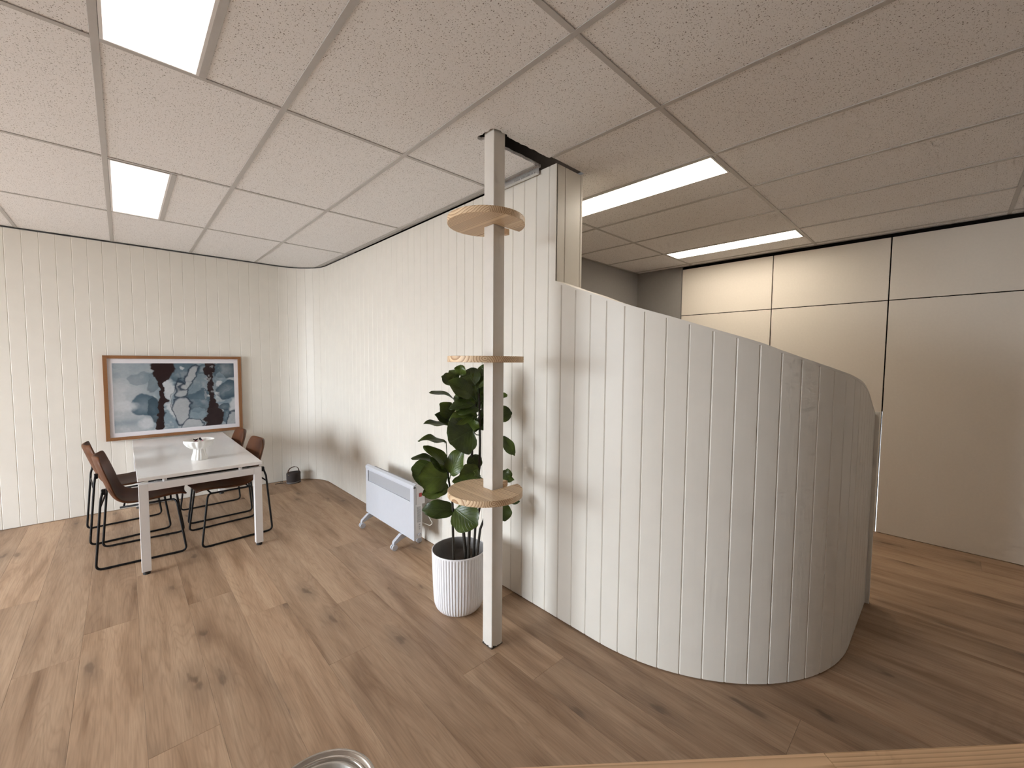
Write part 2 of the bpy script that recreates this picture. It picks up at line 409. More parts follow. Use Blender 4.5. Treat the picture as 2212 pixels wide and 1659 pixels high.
def board(s0, s1, parent):
    g, cw, cd = (0.0001, 0.0032, 0.0021) if s0 < s_of_y(2.6) else (0.0002, 0.0046, 0.0042)
    ss = [s0+g, s0+g+cw]
    k = max(1, int(round((s1-s0)/0.026))) if (PS[1]-.1 < s0 < PS[2]+.1 or s0 > PS[3]-.1) else 1
    inner = [s0+(s1-s0)*i/k for i in range(1, k)]
    split = s0 < S_COL < s1
    if split: inner = sorted(inner+[S_COL])
    ss += inner+[s1-g-cw, s1-g]
    V = []; Fc = []; smp = []
    for i, s in enumerate(ss):
        d = -cd if i in (0, len(ss)-1) else 0.0
        if split and s == S_COL: smp += [(s, d, TOPZ), (s, d, low_top(s)-.012)]
        else: smp.append((s, d, TOPZ if s <= S_COL else low_top(s)-.012))
    for s, d, zt in smp:
        f = pt(s, d); b = pt(s, -T_BOARD)
        V += [(f[0], f[1], .006), (f[0], f[1], zt), (b[0], b[1], .006), (b[0], b[1], zt)]
    n = len(smp)
    for i in range(n-1):
        a, c = 4*i, 4*(i+1)
        Fc += [(a, c, c+1, a+1), (a+2, a+3, c+3, c+2), (a+1, c+1, c+3, a+3), (a, a+2, c+2, c)]
    Fc += [(0, 1, 3, 2), (4*n-4, 4*n-2, 4*n-1, 4*n-3)]
    return obj('board', V, Fc, 'wall_paint', parent)
def path_solid(name, s0, s1, o0, o1, z0, zt, mat, parent=None, step=0.03):
    n = max(1, int((s1-s0)/step)); V = []; Fc = []
    for i in range(n+1):
        s = s0+(s1-s0)*i/n; a = pt(s, o0); b = pt(s, o1); t = zt(s) if callable(zt) else zt
        z = z0(s) if callable(z0) else z0
        V += [(a[0], a[1], z), (a[0], a[1], t), (b[0], b[1], z), (b[0], b[1], t)]
    for i in range(n):
        a, c = 4*i, 4*(i+1)
        Fc += [(a, c, c+1, a+1), (a+2, a+3, c+3, c+2), (a+1, c+1, c+3, a+3), (a, a+2, c+2, c)]
    Fc += [(0, 1, 3, 2), (4*n, 4*n+2, 4*n+3, 4*n+1)]
    return obj(name, V, Fc, mat, parent)

# backing walls
wall_back = box('wall_back', WX-.1, CX0-R1, FARY+T_BOARD, FARY+.12, 0, TOPZ, 'groove_paint')
S(wall_back, 'cream wall of vertical grooved boards behind the dining table', 'wall')
wall_part = empty('wall_partition'); S(wall_part, 'cream boarded partition wall from the rounded corner to the cut end above the low wall', 'wall')
path_solid('corner_backing', PS[1], PS[2], -T_BOARD, -T_BOARD-.08, 0, TOPZ, 'groove_paint', wall_part)
box('partition_core', CX0+T_BOARD, 2.053, COLY+T_BOARD, FARY-R1, 0, TOPZ, 'groove_paint', wall_part)
wall_low = empty('wall_curved'); S(wall_low, 'low boarded wall with sloping top that curves round in front', 'wall')
path_solid('low_wall_core', S_COL+.001, PS[5], -T_BOARD, -.09, 0, lambda s: low_top(s)-.013, 'groove_paint', wall_low)
path_solid('capping', S_COL+.001, PS[5], .001, -.095, lambda s: low_top(s)-.012, low_top, 'wall_paint', wall_low)
box('end_jamb', ENDX, ENDX+.022, LOWY-.020, LOWY+.10, 0, low_top(PS[5])+.012, 'wall_paint', wall_low, bev=.0015)
# boards: grooves every 0.1008 m, one at y = 1.528
PITCH = 0.1008
s_ref = s_of_y(1.528)
S_BEG = -1.6-WX                                 # boards start just outside the view; plain wall beyond
k0 = int(math.floor((S_BEG-s_ref)/PITCH))
s = s_ref+k0*PITCH
while s < PS[5]-1e-6:
    a, b = max(s, S_BEG), min(s+PITCH, PS[5])
    if b-a > .02:
        mid = (a+b)/2
        board(a, b, wall_back if mid < PS[1] else (wall_part if a < S_COL-1e-6 else wall_low))
    s += PITCH
# boards on the cut end of the partition (facing the camera side)
for xa, xb, za in ((CX0+.0015, 1.900, 1.975), (1.900, 2.043, 1.90), (2.043, 2.066, 1.90)):
    g, c = .0006, .0035
    P = [(xa+g, COLY+.0035), (xa+g+c, COLY), (xb-g-c, COLY), (xb-g, COLY+.0035), (xb-g, COLY+T_BOARD), (xa+g, COLY+T_BOARD)]
    V = [(x, y, za) for x, y in P]+[(x, y, TOPZ) for x, y in P]
    Fc = [(i, (i+1) % 6, 6+(i+1) % 6, 6+i) for i in range(6)]+[tuple(range(5, -1, -1)), tuple(range(6, 12))]
    obj('board', V, Fc, 'wall_paint', wall_part)
box('end_lining', 1.912, 2.066, COLY+.001, COLY+T_BOARD, 0, 1.90, 'wall_paint', wall_part)
box('rear_lining', 2.053, 2.066, COLY+T_BOARD, FARY-R1, 0, TOPZ, 'wall_paint', wall_part)

# ---- room shell behind and around
bm = bmesh.new()
add_box(bm, WX-.2, WX, -2.5, WIN[0], 0, 3.0); add_box(bm, WX-.2, WX, WIN[1], FARY+.12, 0, 3.0)
add_box(bm, WX-.2, WX, WIN[0], WIN[1], 0, WIN[2]); add_box(bm, WX-.2, WX, WIN[0], WIN[1], WIN[3], 3.0)
wl = from_bm('wall_left', bm, 'white_paint'); S(wl, 'white painted wall holding the shopfront window outside the view', 'wall')
wf = box('wall_front', WX-.2, 5.1, -2.6, -2.5, 0, 3.0, 'white_paint'); S(wf, 'white painted wall behind the camera', 'wall')
bm = bmesh.new()                                   # structure behind the panels, with the open joint near the floor
XR = 4.9
add_box(bm, XR+.019, XR+.04, -2.5, .4005, 0, 3.0); add_box(bm, XR+.019, XR+.04, .4065, 2.252, 0, 3.0); add_box(bm, XR+.019, XR+.04, .4005, .4065, 1.09, 3.0)
wr = from_bm('wall_right', bm, 'void_dark'); S(wr, 'beige wall of large flat panels with dark joints on the right', 'wall')
YJ = [2.252, 1.302, .4035, -.515, -1.44, -2.5]
for y1, y0 in zip(YJ[:-1], YJ[1:]):
    for z0, z1 in ((.004, 2.066), (2.074, 2.612)):
        box('panel', XR, XR+.018, y0+.0045, y1-.0045, z0, z1, 'panel_laminate', wr, bev=.001)
bm = bmesh.new()
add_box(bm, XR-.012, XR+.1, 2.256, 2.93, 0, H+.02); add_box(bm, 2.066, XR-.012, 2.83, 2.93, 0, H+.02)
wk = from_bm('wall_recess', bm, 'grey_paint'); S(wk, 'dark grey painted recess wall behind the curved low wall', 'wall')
bm = bmesh.new()
add_box(bm, WX-.2, 1.38, FARY+.13, FARY+.2, 0, 3.0); add_box(bm, 1.38, 5.1, FARY+.13, FARY+.2, 0, 3.0)
add_box(bm, 5.0, 5.1, 2.93, FARY+.2, 0, 3.0)
wo = from_bm('wall_outer', bm, 'white_paint'); S(wo, 'outer building wall behind the boarded picture wall', 'wall')
wc = box('wall_joint_backdrop', 5.7, 5.8, -2.6, 2.6, -1.0, 3.2, 'backdrop_grey'); S(wc, 'added grey backdrop dimming the sky seen through the open panel joint', 'wall')  # added surface, only there to tone down the sky glare in the joint
gr = box('ground_outside', -30, WX-.2, -25, 30, -.25, -.12, 'pavement'); S(gr, 'grey street pavement outside the shopfront window', 'pavement')

# window: frame, mullions, panes
win = empty('window_1', (WX-.1, (WIN[0]+WIN[1])/2, WIN[2])); S(win, 'tall dark framed shopfront window on the left wall', 'window')
hw = (WIN[1]-WIN[0])/2; hh = WIN[3]-WIN[2]
bm = bmesh.new()
add_box(bm, -.05, .05, -hw, -hw+.05, 0, hh); add_box(bm, -.05, .05, hw-.05, hw, 0, hh); add_box(bm, -.05, .05, -hw+.05, hw-.05, 0, .06); add_box(bm, -.05, .05, -hw+.05, hw-.05, hh-.05, hh)
from_bm('window_frame', bm, 'window_aluminium', win)
box('mullion', -.045, .045, -.025, .025, .06, hh-.05, 'window_aluminium', win)
for a, b in ((-hw+.05, -.025), (.025, hw-.05)):
    obj('pane', [(0, a, .06), (0, b, .06), (0, b, hh-.05), (0, a, hh-.05)], [(0, 1, 2, 3)], 'window_glass', win)

# ---- floor: every plank its own piece
floor = box('floor', WX, XR+.03, -2.5, FARY+.1, -.05, -.009, 'void_dark'); S(floor, 'light brown oak plank floor', 'floor')
PW, PLN = .226, 1.80
known = {0: 3.818, 1: 3.16, 2: 2.779, 3: 2.054, 4: 2.551, -1: 3.192, -2: 2.97, 6: 1.297, 5: 3.35}
def plank(xa, xb, ya, yb):
    g = .00025; hx, hy = (xb-xa)/2-g, (yb-ya)/2-g; c = .0005
    V = []
    for z, i in ((-.008, 0), (-c, 0), (0, c)):
        V += [(-hx+i, -hy+i, z), (hx-i, -hy+i, z), (hx-i, hy-i, z), (-hx+i, hy-i, z)]
    Fc = [(8, 9, 10, 11)]
    for r in (0, 4):
        for k in range(4): Fc.append((r+k, r+(k+1) % 4, r+4+(k+1) % 4, r+4+k))
    obj('plank', V, Fc, 'oak_plank', floor, loc=((xa+xb)/2, (ya+yb)/2, 0))
k = -27
while .022+PW*k < XR+.02:
    xa, xb = max(.022+PW*k, WX), min(.022+PW*(k+1), XR+.019)
    j = known.get(k, random.uniform(0, PLN))
    y = j-PLN*math.ceil((j+2.5)/PLN)
    while y < FARY+.1:
        a, b = max(y, -2.5), min(y+PLN, FARY+.02)
        if b-a > .03 and xb-xa > .01: plank(xa, xb, a, b)
        y += PLN
    k += 1

# ---- ceiling: slab over a dark void, lay-in tiles, tee grid
ceiling = box('ceiling', WX-.2, 5.1, -2.6, FARY+.2, 3.0, 3.1, 'void_dark'); S(ceiling, 'suspended ceiling of speckled white tiles in a metal grid', 'ceiling')
GX = [-.033+.6033*k for k in range(-10, 9)]; GY = [.941+1.187*j for j in range(-3, 5)]
XB = [WX]+[g for g in GX if WX+.02 < g < XR-.02]+[XR+.019]; YB = [-2.5]+[g for g in GY if g < FARY-.02]+[FARY+.012]
LIGHTS = [(-.020, .262, .955, 2.130), (-.020, .262, 3.338, 4.490), (2.395, 2.665, .955, 2.116), (4.204, 4.476, .955, 2.116)]
TZ = H+.004
REG = [(WX, 1.777, -2.5, FARY+.012), (1.777, 1.82, 1.70, FARY+.012), (1.777, XR+.019, -2.5, 1.572), (2.068, XR+.019, 1.572, 2.83)]
def tile(x0, x1, y0, y1):
    for (a, b, c, d) in LIGHTS:
        if a < x1-.02 and b > x0+.02 and c < y1-.02 and d > y0+.02:
            if b+.022 < x1: tile(b+.012, x1, y0, y1)
            return
    if x1-x0 < .012 or y1-y0 < .02: return
    if x0 < 1.4 < x1 and y0 < 1.63 < y1:            # tile cut out around the post and back to the partition
        rnd = random.Random(3)
        E1 = [(1.772-.0215*i, 1.592+rnd.uniform(-.004, .004)) for i in range(0, 15)]+[(1.455, 1.590), (1.44, 1.578), (1.415, 1.585), (1.395, 1.574), (1.37, 1.580), (1.352, 1.588)]
        E2 = [(1.349, 1.60), (1.355, 1.62), (1.347, 1.64), (1.354, 1.665), (1.345, 1.69), (1.352, 1.70), (1.362, 1.715), (1.38, 1.712), (1.392, 1.700)]
        E3 = [(1.40+.0266*i, 1.695+rnd.uniform(-.003, .003)) for i in range(0, 15)]
        P = [(x0, y0), (x1, y0)]+E1+E2+E3+[(x1, 1.695), (x1, y1), (x0, y1)]
        n = len(P); V = [(x, y, TZ) for x, y in P]+[(x, y, TZ+.016) for x, y in P]
        Fc = [tuple(range(n-1, -1, -1)), tuple(range(n, 2*n))]+[(i, (i+1) % n, n+(i+1) % n, n+i) for i in range(n)]
        obj('tile', V, Fc, 'ceiling_tile', ceiling); return
    box('tile', x0, x1, y0, y1, TZ, TZ+.016, 'ceiling_tile', ceiling)
for x0, x1 in zip(XB[:-1], XB[1:]):
    for y0, y1 in zip(YB[:-1], YB[1:]):
        for ra, rb, rc, rd in REG:
            a, b, c, d = max(x0, ra), min(x1, rb), max(y0, rc), min(y1, rd)
            if b-a > .015 and d-c > .03: tile(a, b, c, d)
TW = .012
def tee(x0, x1, y0, y1, dz=0.0):
    box('tee_bar', x0, x1, y0, y1, H-dz, TZ-.0005, 'tee_metal', ceiling, bev=.0008)
for g in GX:
    if not (WX < g < XR): continue
    if g < 1.7: tee(g-TW, g+TW, -2.49, FARY+.005)
    elif g < 1.8: tee(g-TW, g+TW, -2.49, 1.570); tee(g-TW, g+TW, 1.70, FARY-.1)
    elif g < 2.06: tee(g-TW, g+TW, -2.49, 1.560)
    else: tee(g-TW, g+TW, -2.49, 2.828)
for g in GY:
    if g > FARY: continue
    for x0, x1 in zip(XB[:-1], XB[1:]):
        a, b = x0+TW if x0 > WX else x0, x1-TW if x1 < XR else x1-.01
        if x1 > 1.9:
            if g > 2.83: 
                if x0 < 1.8: tee(a, 1.815, g-.011, g+.011)
                continue
            if g > COLY: a = max(a, 2.07) if x0 < 2.07 else a
        if b-a > .01: tee(a, b, g-.011, g+.011)
for x0 in (.262,):
    tee(x0, x0+.024, .952, 2.117); tee(x0, x0+.024, 3.335, 4.489)
# wall angles
tee(1.797, 1.8205, 2.07, FARY-R1+.1); tee(XR-.02, XR+.012, -2.49, 2.25); tee(2.07, XR-.02, 2.806, 2.828)
# loose zinc angle with faint print beside the cut slot
za = empty('ceiling_angle', (1.806, 1.70, 2.606)); tag(za, 'short loose zinc wall angle with faint print beside the cut ceiling slot', 'metal angle')
box('flange', 0, .0015, 0, .37, 0, .040, 'zinc', za); box('ledge', -.022, 0, 0, .37, .0, .0015, 'zinc', za)
rnd = random.Random(5); yy = .03
while yy < .20:
    wd = rnd.uniform(.004, .012); box('print_mark', -.0006, -.0001, yy, yy+wd, .016, .016+rnd.uniform(.007, .010), 'print_grey', za); yy += wd+rnd.choice((.003, .003, .010))

# recessed LED panels
LL = ['large bright ceiling light panel at the top left edge', 'smaller far ceiling light panel above the dining table', 'long bright ceiling light panel beside the partition column', 'far ceiling light panel close to the beige panelled wall']
for li, ((a, b, c, d), lab) in enumerate(zip(LIGHTS, LL)):
    e = empty('ceiling_light', ((a+b)/2, (c+d)/2, H)); tag(e, lab, 'ceiling light', 'recessed light panels')
    hx, hy = (b-a)/2, (d-c)/2; bm = bmesh.new(); f = .010
    add_box(bm, -hx, -hx+f, -hy, hy, .0002, .03); add_box(bm, hx-f, hx, -hy, hy, .0002, .03); add_box(bm, -hx+f, hx-f, -hy, -hy+f, .0002, .03); add_box(bm, -hx+f, hx-f, hy-f, hy, .0002, .03)
    from_bm('light_frame', bm, 'frame_white', e)
    box('diffuser', -hx+f, hx-f, -hy+f, hy-f, .004, .02, 'led_diffuser_bright' if li in (2, 3) else 'led_diffuser', e)

# ================================================================== OBJECTS
# ---- square post with three pine discs
post = empty('post', (1.403, 1.6275, 0)); tag(post, 'square cream steel post rising through the cut ceiling tile', 'post')
bm = bmesh.new(); add_box(bm, -.0375, .0375, -.0375, .0375, .004, 2.98)
es = [e for e in bm.edges if abs((e.verts[0].co-e.verts[1].co).z) > 1]
bmesh.ops.bevel(bm, geom=es, offset=.004, segments=3, affect='EDGES', profile=.5)
o = from_bm('shaft', bm, 'post_paint', post); smooth_by_angle(o, .7)
rnd = random.Random(11); V = []; Fc = []                 # chipped paint line round the foot
per = []
for i in range(14): per.append((-.0382, .0382-.0764*i/14))
for i in range(14): per.append((-.0382+.0764*i/14, -.0382))
for i in range(14): per.append((.0382, -.0382+.0764*i/14))
for i in range(14): per.append((.0382-.0764*i/14, .0382))
for (x, y) in per:
    V += [(x, y, 0.0005), (x, y, .004+rnd.random()**2*.012)]
n = len(per)
Fc = [(2*i, 2*((i+1) % n), 2*((i+1) % n)+1, 2*i+1) for i in range(n)]+[tuple(2*i for i in range(n-1, -1, -1))]
obj('chipped_foot', V, Fc, 'chip_dark', post)

def disc_shape():
    r, dx, dy = .194, -.050, .004
    # slot from the post out to +x, full width of the post
    hw_ = .0392; a0 = math.asin((-hw_-dy)/r); a1 = math.asin((hw_-dy)/r)
    P = []
    N = 72
    for i in range(N+1):
        a = a1+(2*PI+a0-a1)*i/N; P.append((dx+r*math.cos(a), dy+r*math.sin(a)))
    P += [(-.0392, -hw_), (-.0392, hw_)]
    return P
DISC_T = .031
DL = ['pine disc shelf slotted onto the post near the ceiling', 'pine disc shelf on the post at eye level, seen edge-on', 'lowest pine disc shelf on the post, its top face visible']
for zt, lab in zip((2.195+DISC_T, 1.541, .853), DL):
    e = empty('disc_shelf', (1.403, 1.6275, zt-DISC_T)); tag(e, lab, 'shelf', 'pine discs on the post')
    P = disc_shape(); n = len(P); bm = bmesh.new()
    lo = [bm.verts.new((x, y, 0)) for x, y in P]; hi = [bm.verts.new((x, y, DISC_T)) for x, y in P]
    bm.faces.new(lo[::-1]); bm.faces.new(hi)
    for i in range(n): bm.faces.new((lo[i], lo[(i+1) % n], hi[(i+1) % n], hi[i]))
    bmesh.ops.recalc_face_normals(bm, faces=bm.faces)
    es = [ed for ed in bm.edges if abs(ed.verts[0].co.z-ed.verts[1].co.z) < 1e-6]
    bmesh.ops.bevel(bm, geom=es, offset=.0016, segments=1, affect='EDGES')
    d = from_bm('disc', bm, 'pine_laminate', e); smooth_by_angle(d, .5)
    box('cleat', .0385, .060, -.036, .036, DISC_T*.35 if zt > 2 or zt < 1 else .004, DISC_T+.016 if zt < 1 else DISC_T-.002, 'pine_bench', e, bev=.001)
    if zt > 2: box('cleat', .0385, .062, .010, .038, -.020, .010, 'pine_bench', e, bev=.001)
    box('slot_strip', .060, .125, .026, .0385, -.004 if zt > 2 else .004, DISC_T-.006 if zt > 1 else DISC_T+.004, 'pine_bench', e, bev=.001)

# ---- ribbed pot
PC = (1.468, 2.022)
pot = empty('plant_pot', (PC[0], PC[1], 0)); tag(pot, 'white vertically ribbed round planter behind the post', 'planter')
NR = 56
def rib(r, z, a):
    if z < .006 or z > .362: return r
    f = min(1, (z-.006)/.03)*min(1, (.362-z)/.006)
    return r-.0045*f*(0.5-0.5*math.cos(NR*a))**1.4*1.0
prof = [(.085, 0), (.105, .001), (.126, .010), (.140, .026), (.149, .05), (.1535, .09), (.157, .16), (.160, .25), (.1625, .33), (.1635, .355), (.1637, .3625), (.1637, .370)]
lathe('pot_shell', [(0.0, 0.001)]+prof+[(.1610, .372), (.1585, .370)], 'pot_white', pot, n=NR*8, rf=rib)
lathe('pot_lining', [(.1585, .370), (.1570, .30), (.152, .20), (.13, .195)], 'pot_inside', pot, n=64)
lathe('soil', [(.1525, .205), (.1, .212), (.05, .208), (0.0, .212)], 'soil', pot, n=40)

# ---- fiddle-leaf fig
LEAVES=[
 (1.451,1.984,1.431,1.439,1.959,1.491,0.078,-0.789,-0.491,-0.369,0.100,1.535,1.916,1.392),
 (1.414,2.002,1.387,1.327,1.991,1.426,0.081,0.209,-0.960,0.188,0.100,1.550,1.953,1.348),
 (1.451,2.010,1.405,1.417,2.046,1.459,0.066,-0.327,-0.869,0.370,0.150,1.550,1.953,1.348),
 (1.494,1.898,1.376,1.490,1.977,1.463,0.129,-0.644,-0.580,0.499,0.100,1.534,1.913,1.347),
 (1.512,1.893,1.356,1.552,1.920,1.477,0.086,-0.663,-0.653,0.366,0.100,1.534,1.911,1.324),
 (1.478,1.908,1.313,1.346,1.943,1.402,0.110,-0.128,-0.973,0.193,0.200,1.533,1.908,1.278),
 (1.425,1.997,1.284,1.265,2.015,1.343,0.071,0.278,-0.393,0.877,0.200,1.543,1.953,1.255),
 (1.517,2.006,1.271,1.480,2.084,1.301,0.086,-0.581,-0.513,0.632,0.100,1.541,1.953,1.237),
 (1.477,1.891,1.266,1.341,1.936,1.253,0.074,-0.273,-0.615,0.740,0.250,1.533,1.905,1.232),
 (1.406,2.008,1.200,1.315,1.990,1.269,0.098,0.020,-0.972,-0.232,0.150,1.535,1.953,1.163),
 (1.400,2.011,1.162,1.293,2.005,1.208,0.066,0.154,-0.960,0.235,0.150,1.531,1.954,1.125),
 (1.469,1.881,1.204,1.325,1.918,1.170,0.094,-0.331,-0.683,0.652,0.200,1.531,1.901,1.169),
 (1.499,1.868,1.238,1.376,1.901,1.223,0.076,-0.245,-0.557,0.794,0.200,1.532,1.904,1.210),
 (1.400,2.022,1.131,1.244,2.048,1.160,0.071,0.110,-0.370,0.923,0.100,1.527,1.955,1.088),
 (1.443,1.857,1.122,1.298,1.880,1.068,0.227,-0.265,-0.901,0.342,-0.100,1.530,1.896,1.077),
 (1.389,2.039,1.026,1.229,2.082,1.066,0.071,0.109,-0.426,0.898,0.250,1.367,1.994,0.892),
 (1.370,2.003,0.870,1.251,2.032,1.033,0.086,0.235,-0.913,0.334,0.350,1.369,1.987,0.838),
 (1.340,2.049,0.923,1.187,2.087,0.965,0.066,0.123,-0.478,0.870,0.150,1.367,1.994,0.892),
 (1.351,1.979,0.872,1.275,2.030,0.960,0.076,-0.017,-0.871,0.491,0.100,1.369,1.987,0.838),
 (1.387,2.025,0.827,1.225,2.154,0.882,0.180,-0.540,-0.794,0.279,0.050,1.372,1.982,0.793),
 (1.360,1.983,0.840,1.212,2.054,0.849,0.180,-0.408,-0.880,0.245,0.100,1.370,1.984,0.811),
 (1.372,1.972,0.854,1.396,1.893,1.010,0.117,-0.936,-0.350,-0.035,0.100,1.370,1.985,0.820),
 (1.360,1.978,0.781,1.214,2.017,0.761,0.098,-0.292,-0.807,0.514,0.200,1.375,1.975,0.748),
 (1.374,2.007,0.788,1.307,2.028,0.790,0.071,-0.174,-0.603,0.779,0.100,1.374,1.976,0.757),
 (1.393,1.963,0.641,1.233,2.047,0.661,0.110,-0.372,-0.817,0.440,0.300,1.379,1.960,0.604),
 (1.385,1.944,0.655,1.432,1.799,0.586,0.180,-0.793,-0.447,0.413,0.100,1.379,1.960,0.616),
 (1.483,1.961,0.637,1.465,2.004,0.626,0.098,-0.855,-0.236,0.461,0.100,1.469,1.972,0.606),
 (1.618,1.795,0.669,1.615,1.763,0.574,0.098,-0.588,-0.760,0.275,0.100,1.555,1.851,0.633),
 (1.637,1.805,0.679,1.694,1.725,0.686,0.071,-0.439,-0.229,0.869,0.200,1.561,1.847,0.652),
 (1.516,1.879,0.869,1.405,1.927,0.846,0.117,-0.429,-0.792,0.435,0.100,1.513,1.893,0.832),
 (1.521,1.902,0.873,1.513,1.957,0.952,0.094,-0.567,-0.702,0.431,0.100,1.513,1.893,0.832),
 (1.492,1.845,0.854,1.444,1.836,0.858,0.081,0.190,-0.628,0.755,0.100,1.511,1.894,0.816),
 (1.507,1.910,0.800,1.387,1.969,0.817,0.081,-0.156,-0.557,0.816,0.200,1.504,1.896,0.765),
 (1.627,1.818,1.073,1.647,1.722,0.969,0.070,-0.415,-0.708,0.572,0.050,1.619,1.822,1.027),
 (1.637,1.817,0.832,1.667,1.762,0.845,0.071,-0.807,-0.334,0.487,0.100,1.596,1.826,0.801),
 (1.623,1.801,0.811,1.654,1.731,0.820,0.051,-0.496,-0.110,0.861,0.100,1.592,1.828,0.783),
 (1.614,1.880,1.189,1.713,1.816,1.202,0.102,-0.553,-0.796,0.244,0.100,1.607,1.898,1.156),
 (1.647,1.844,1.301,1.676,1.818,1.316,0.036,-0.707,-0.496,0.503,0.100,1.606,1.908,1.267),
 (1.555,1.939,1.401,1.539,1.976,1.331,0.086,-0.932,-0.363,0.021,0.100,1.534,1.914,1.369),
 (1.569,1.944,1.285,1.520,1.999,1.218,0.117,-0.852,-0.464,0.242,0.100,1.543,1.953,1.255),
 (1.493,1.911,1.170,1.458,1.897,1.108,0.094,-0.649,-0.583,0.489,0.100,1.531,1.899,1.132),
 (1.557,1.934,1.188,1.602,1.912,1.104,0.102,-0.329,-0.942,0.069,0.100,1.535,1.953,1.163),
 (1.562,1.921,1.268,1.623,1.897,1.332,0.102,-0.680,-0.609,0.408,0.100,1.541,1.953,1.237),
 (1.574,1.936,1.417,1.615,1.930,1.489,0.094,-0.723,-0.584,0.369,0.100,1.535,1.916,1.392),
 (1.490,2.014,1.219,1.476,2.051,1.177,0.086,-0.952,-0.302,0.040,0.100,1.537,1.953,1.181),
 (1.511,1.919,1.317,1.445,1.937,1.363,0.102,-0.155,-0.974,0.168,0.120,1.533,1.908,1.278),
 (1.553,1.946,1.286,1.495,1.945,1.319,0.094,0.062,-0.994,0.088,0.120,1.543,1.953,1.255),
 (1.514,1.965,1.235,1.436,1.962,1.273,0.102,-0.032,-0.991,-0.132,0.120,1.538,1.953,1.200),
 (1.541,1.951,1.214,1.474,1.982,1.171,0.117,-0.618,-0.559,0.552,0.120,1.537,1.953,1.181),
 (1.532,1.914,1.153,1.460,1.931,1.139,0.110,-0.292,-0.864,0.411,0.120,1.530,1.898,1.114),
 (1.479,2.022,1.377,1.408,1.977,1.350,0.086,-0.005,-0.518,0.855,0.120,1.550,1.953,1.348),
 (1.517,2.023,1.309,1.440,2.000,1.334,0.094,0.289,-0.957,0.034,0.120,1.544,1.953,1.274),
 (1.465,2.035,1.186,1.406,2.008,1.165,0.078,0.037,-0.670,0.741,0.120,1.533,1.954,1.144),
 (1.563,1.943,1.378,1.514,1.914,1.435,0.102,0.021,-0.896,-0.444,0.120,1.550,1.953,1.348),
 (1.557,1.931,1.333,1.545,1.876,1.382,0.102,-0.983,0.065,-0.172,0.120,1.533,1.910,1.301),
 (1.577,1.945,1.219,1.577,1.863,1.239,0.102,-1.000,0.006,0.030,0.120,1.537,1.953,1.181),
 (1.571,1.947,1.169,1.569,1.858,1.156,0.102,-0.814,-0.066,0.577,0.120,1.531,1.954,1.125),
]
STEMS=[
 (0.0085,[(1.375,1.945,0.200),(1.375,1.945,0.365),(1.378,1.958,0.568),(1.381,1.963,0.676),(1.374,1.976,0.757),(1.370,1.984,0.811),(1.367,1.994,0.892)]),
 (0.011,[(1.468,1.952,0.200),(1.468,1.952,0.332),(1.462,1.973,0.541),(1.481,1.970,0.735),(1.513,1.953,0.903),(1.519,1.956,1.014),(1.537,1.953,1.181),(1.550,1.953,1.348)]),
 (0.011,[(1.456,1.909,0.200),(1.456,1.909,0.351),(1.466,1.913,0.529),(1.501,1.897,0.749),(1.522,1.889,0.899),(1.528,1.893,1.023),(1.532,1.903,1.187),(1.535,1.916,1.392)]),
 (0.009,[(1.508,1.927,0.200),(1.508,1.927,0.328),(1.522,1.928,0.509),(1.564,1.905,0.733),(1.596,1.893,0.957),(1.608,1.899,1.180),(1.606,1.910,1.292)]),
 (0.009,[(1.498,1.883,0.200),(1.498,1.883,0.347),(1.518,1.877,0.517),(1.574,1.838,0.691),(1.607,1.819,0.856),(1.623,1.822,1.076)]),
]

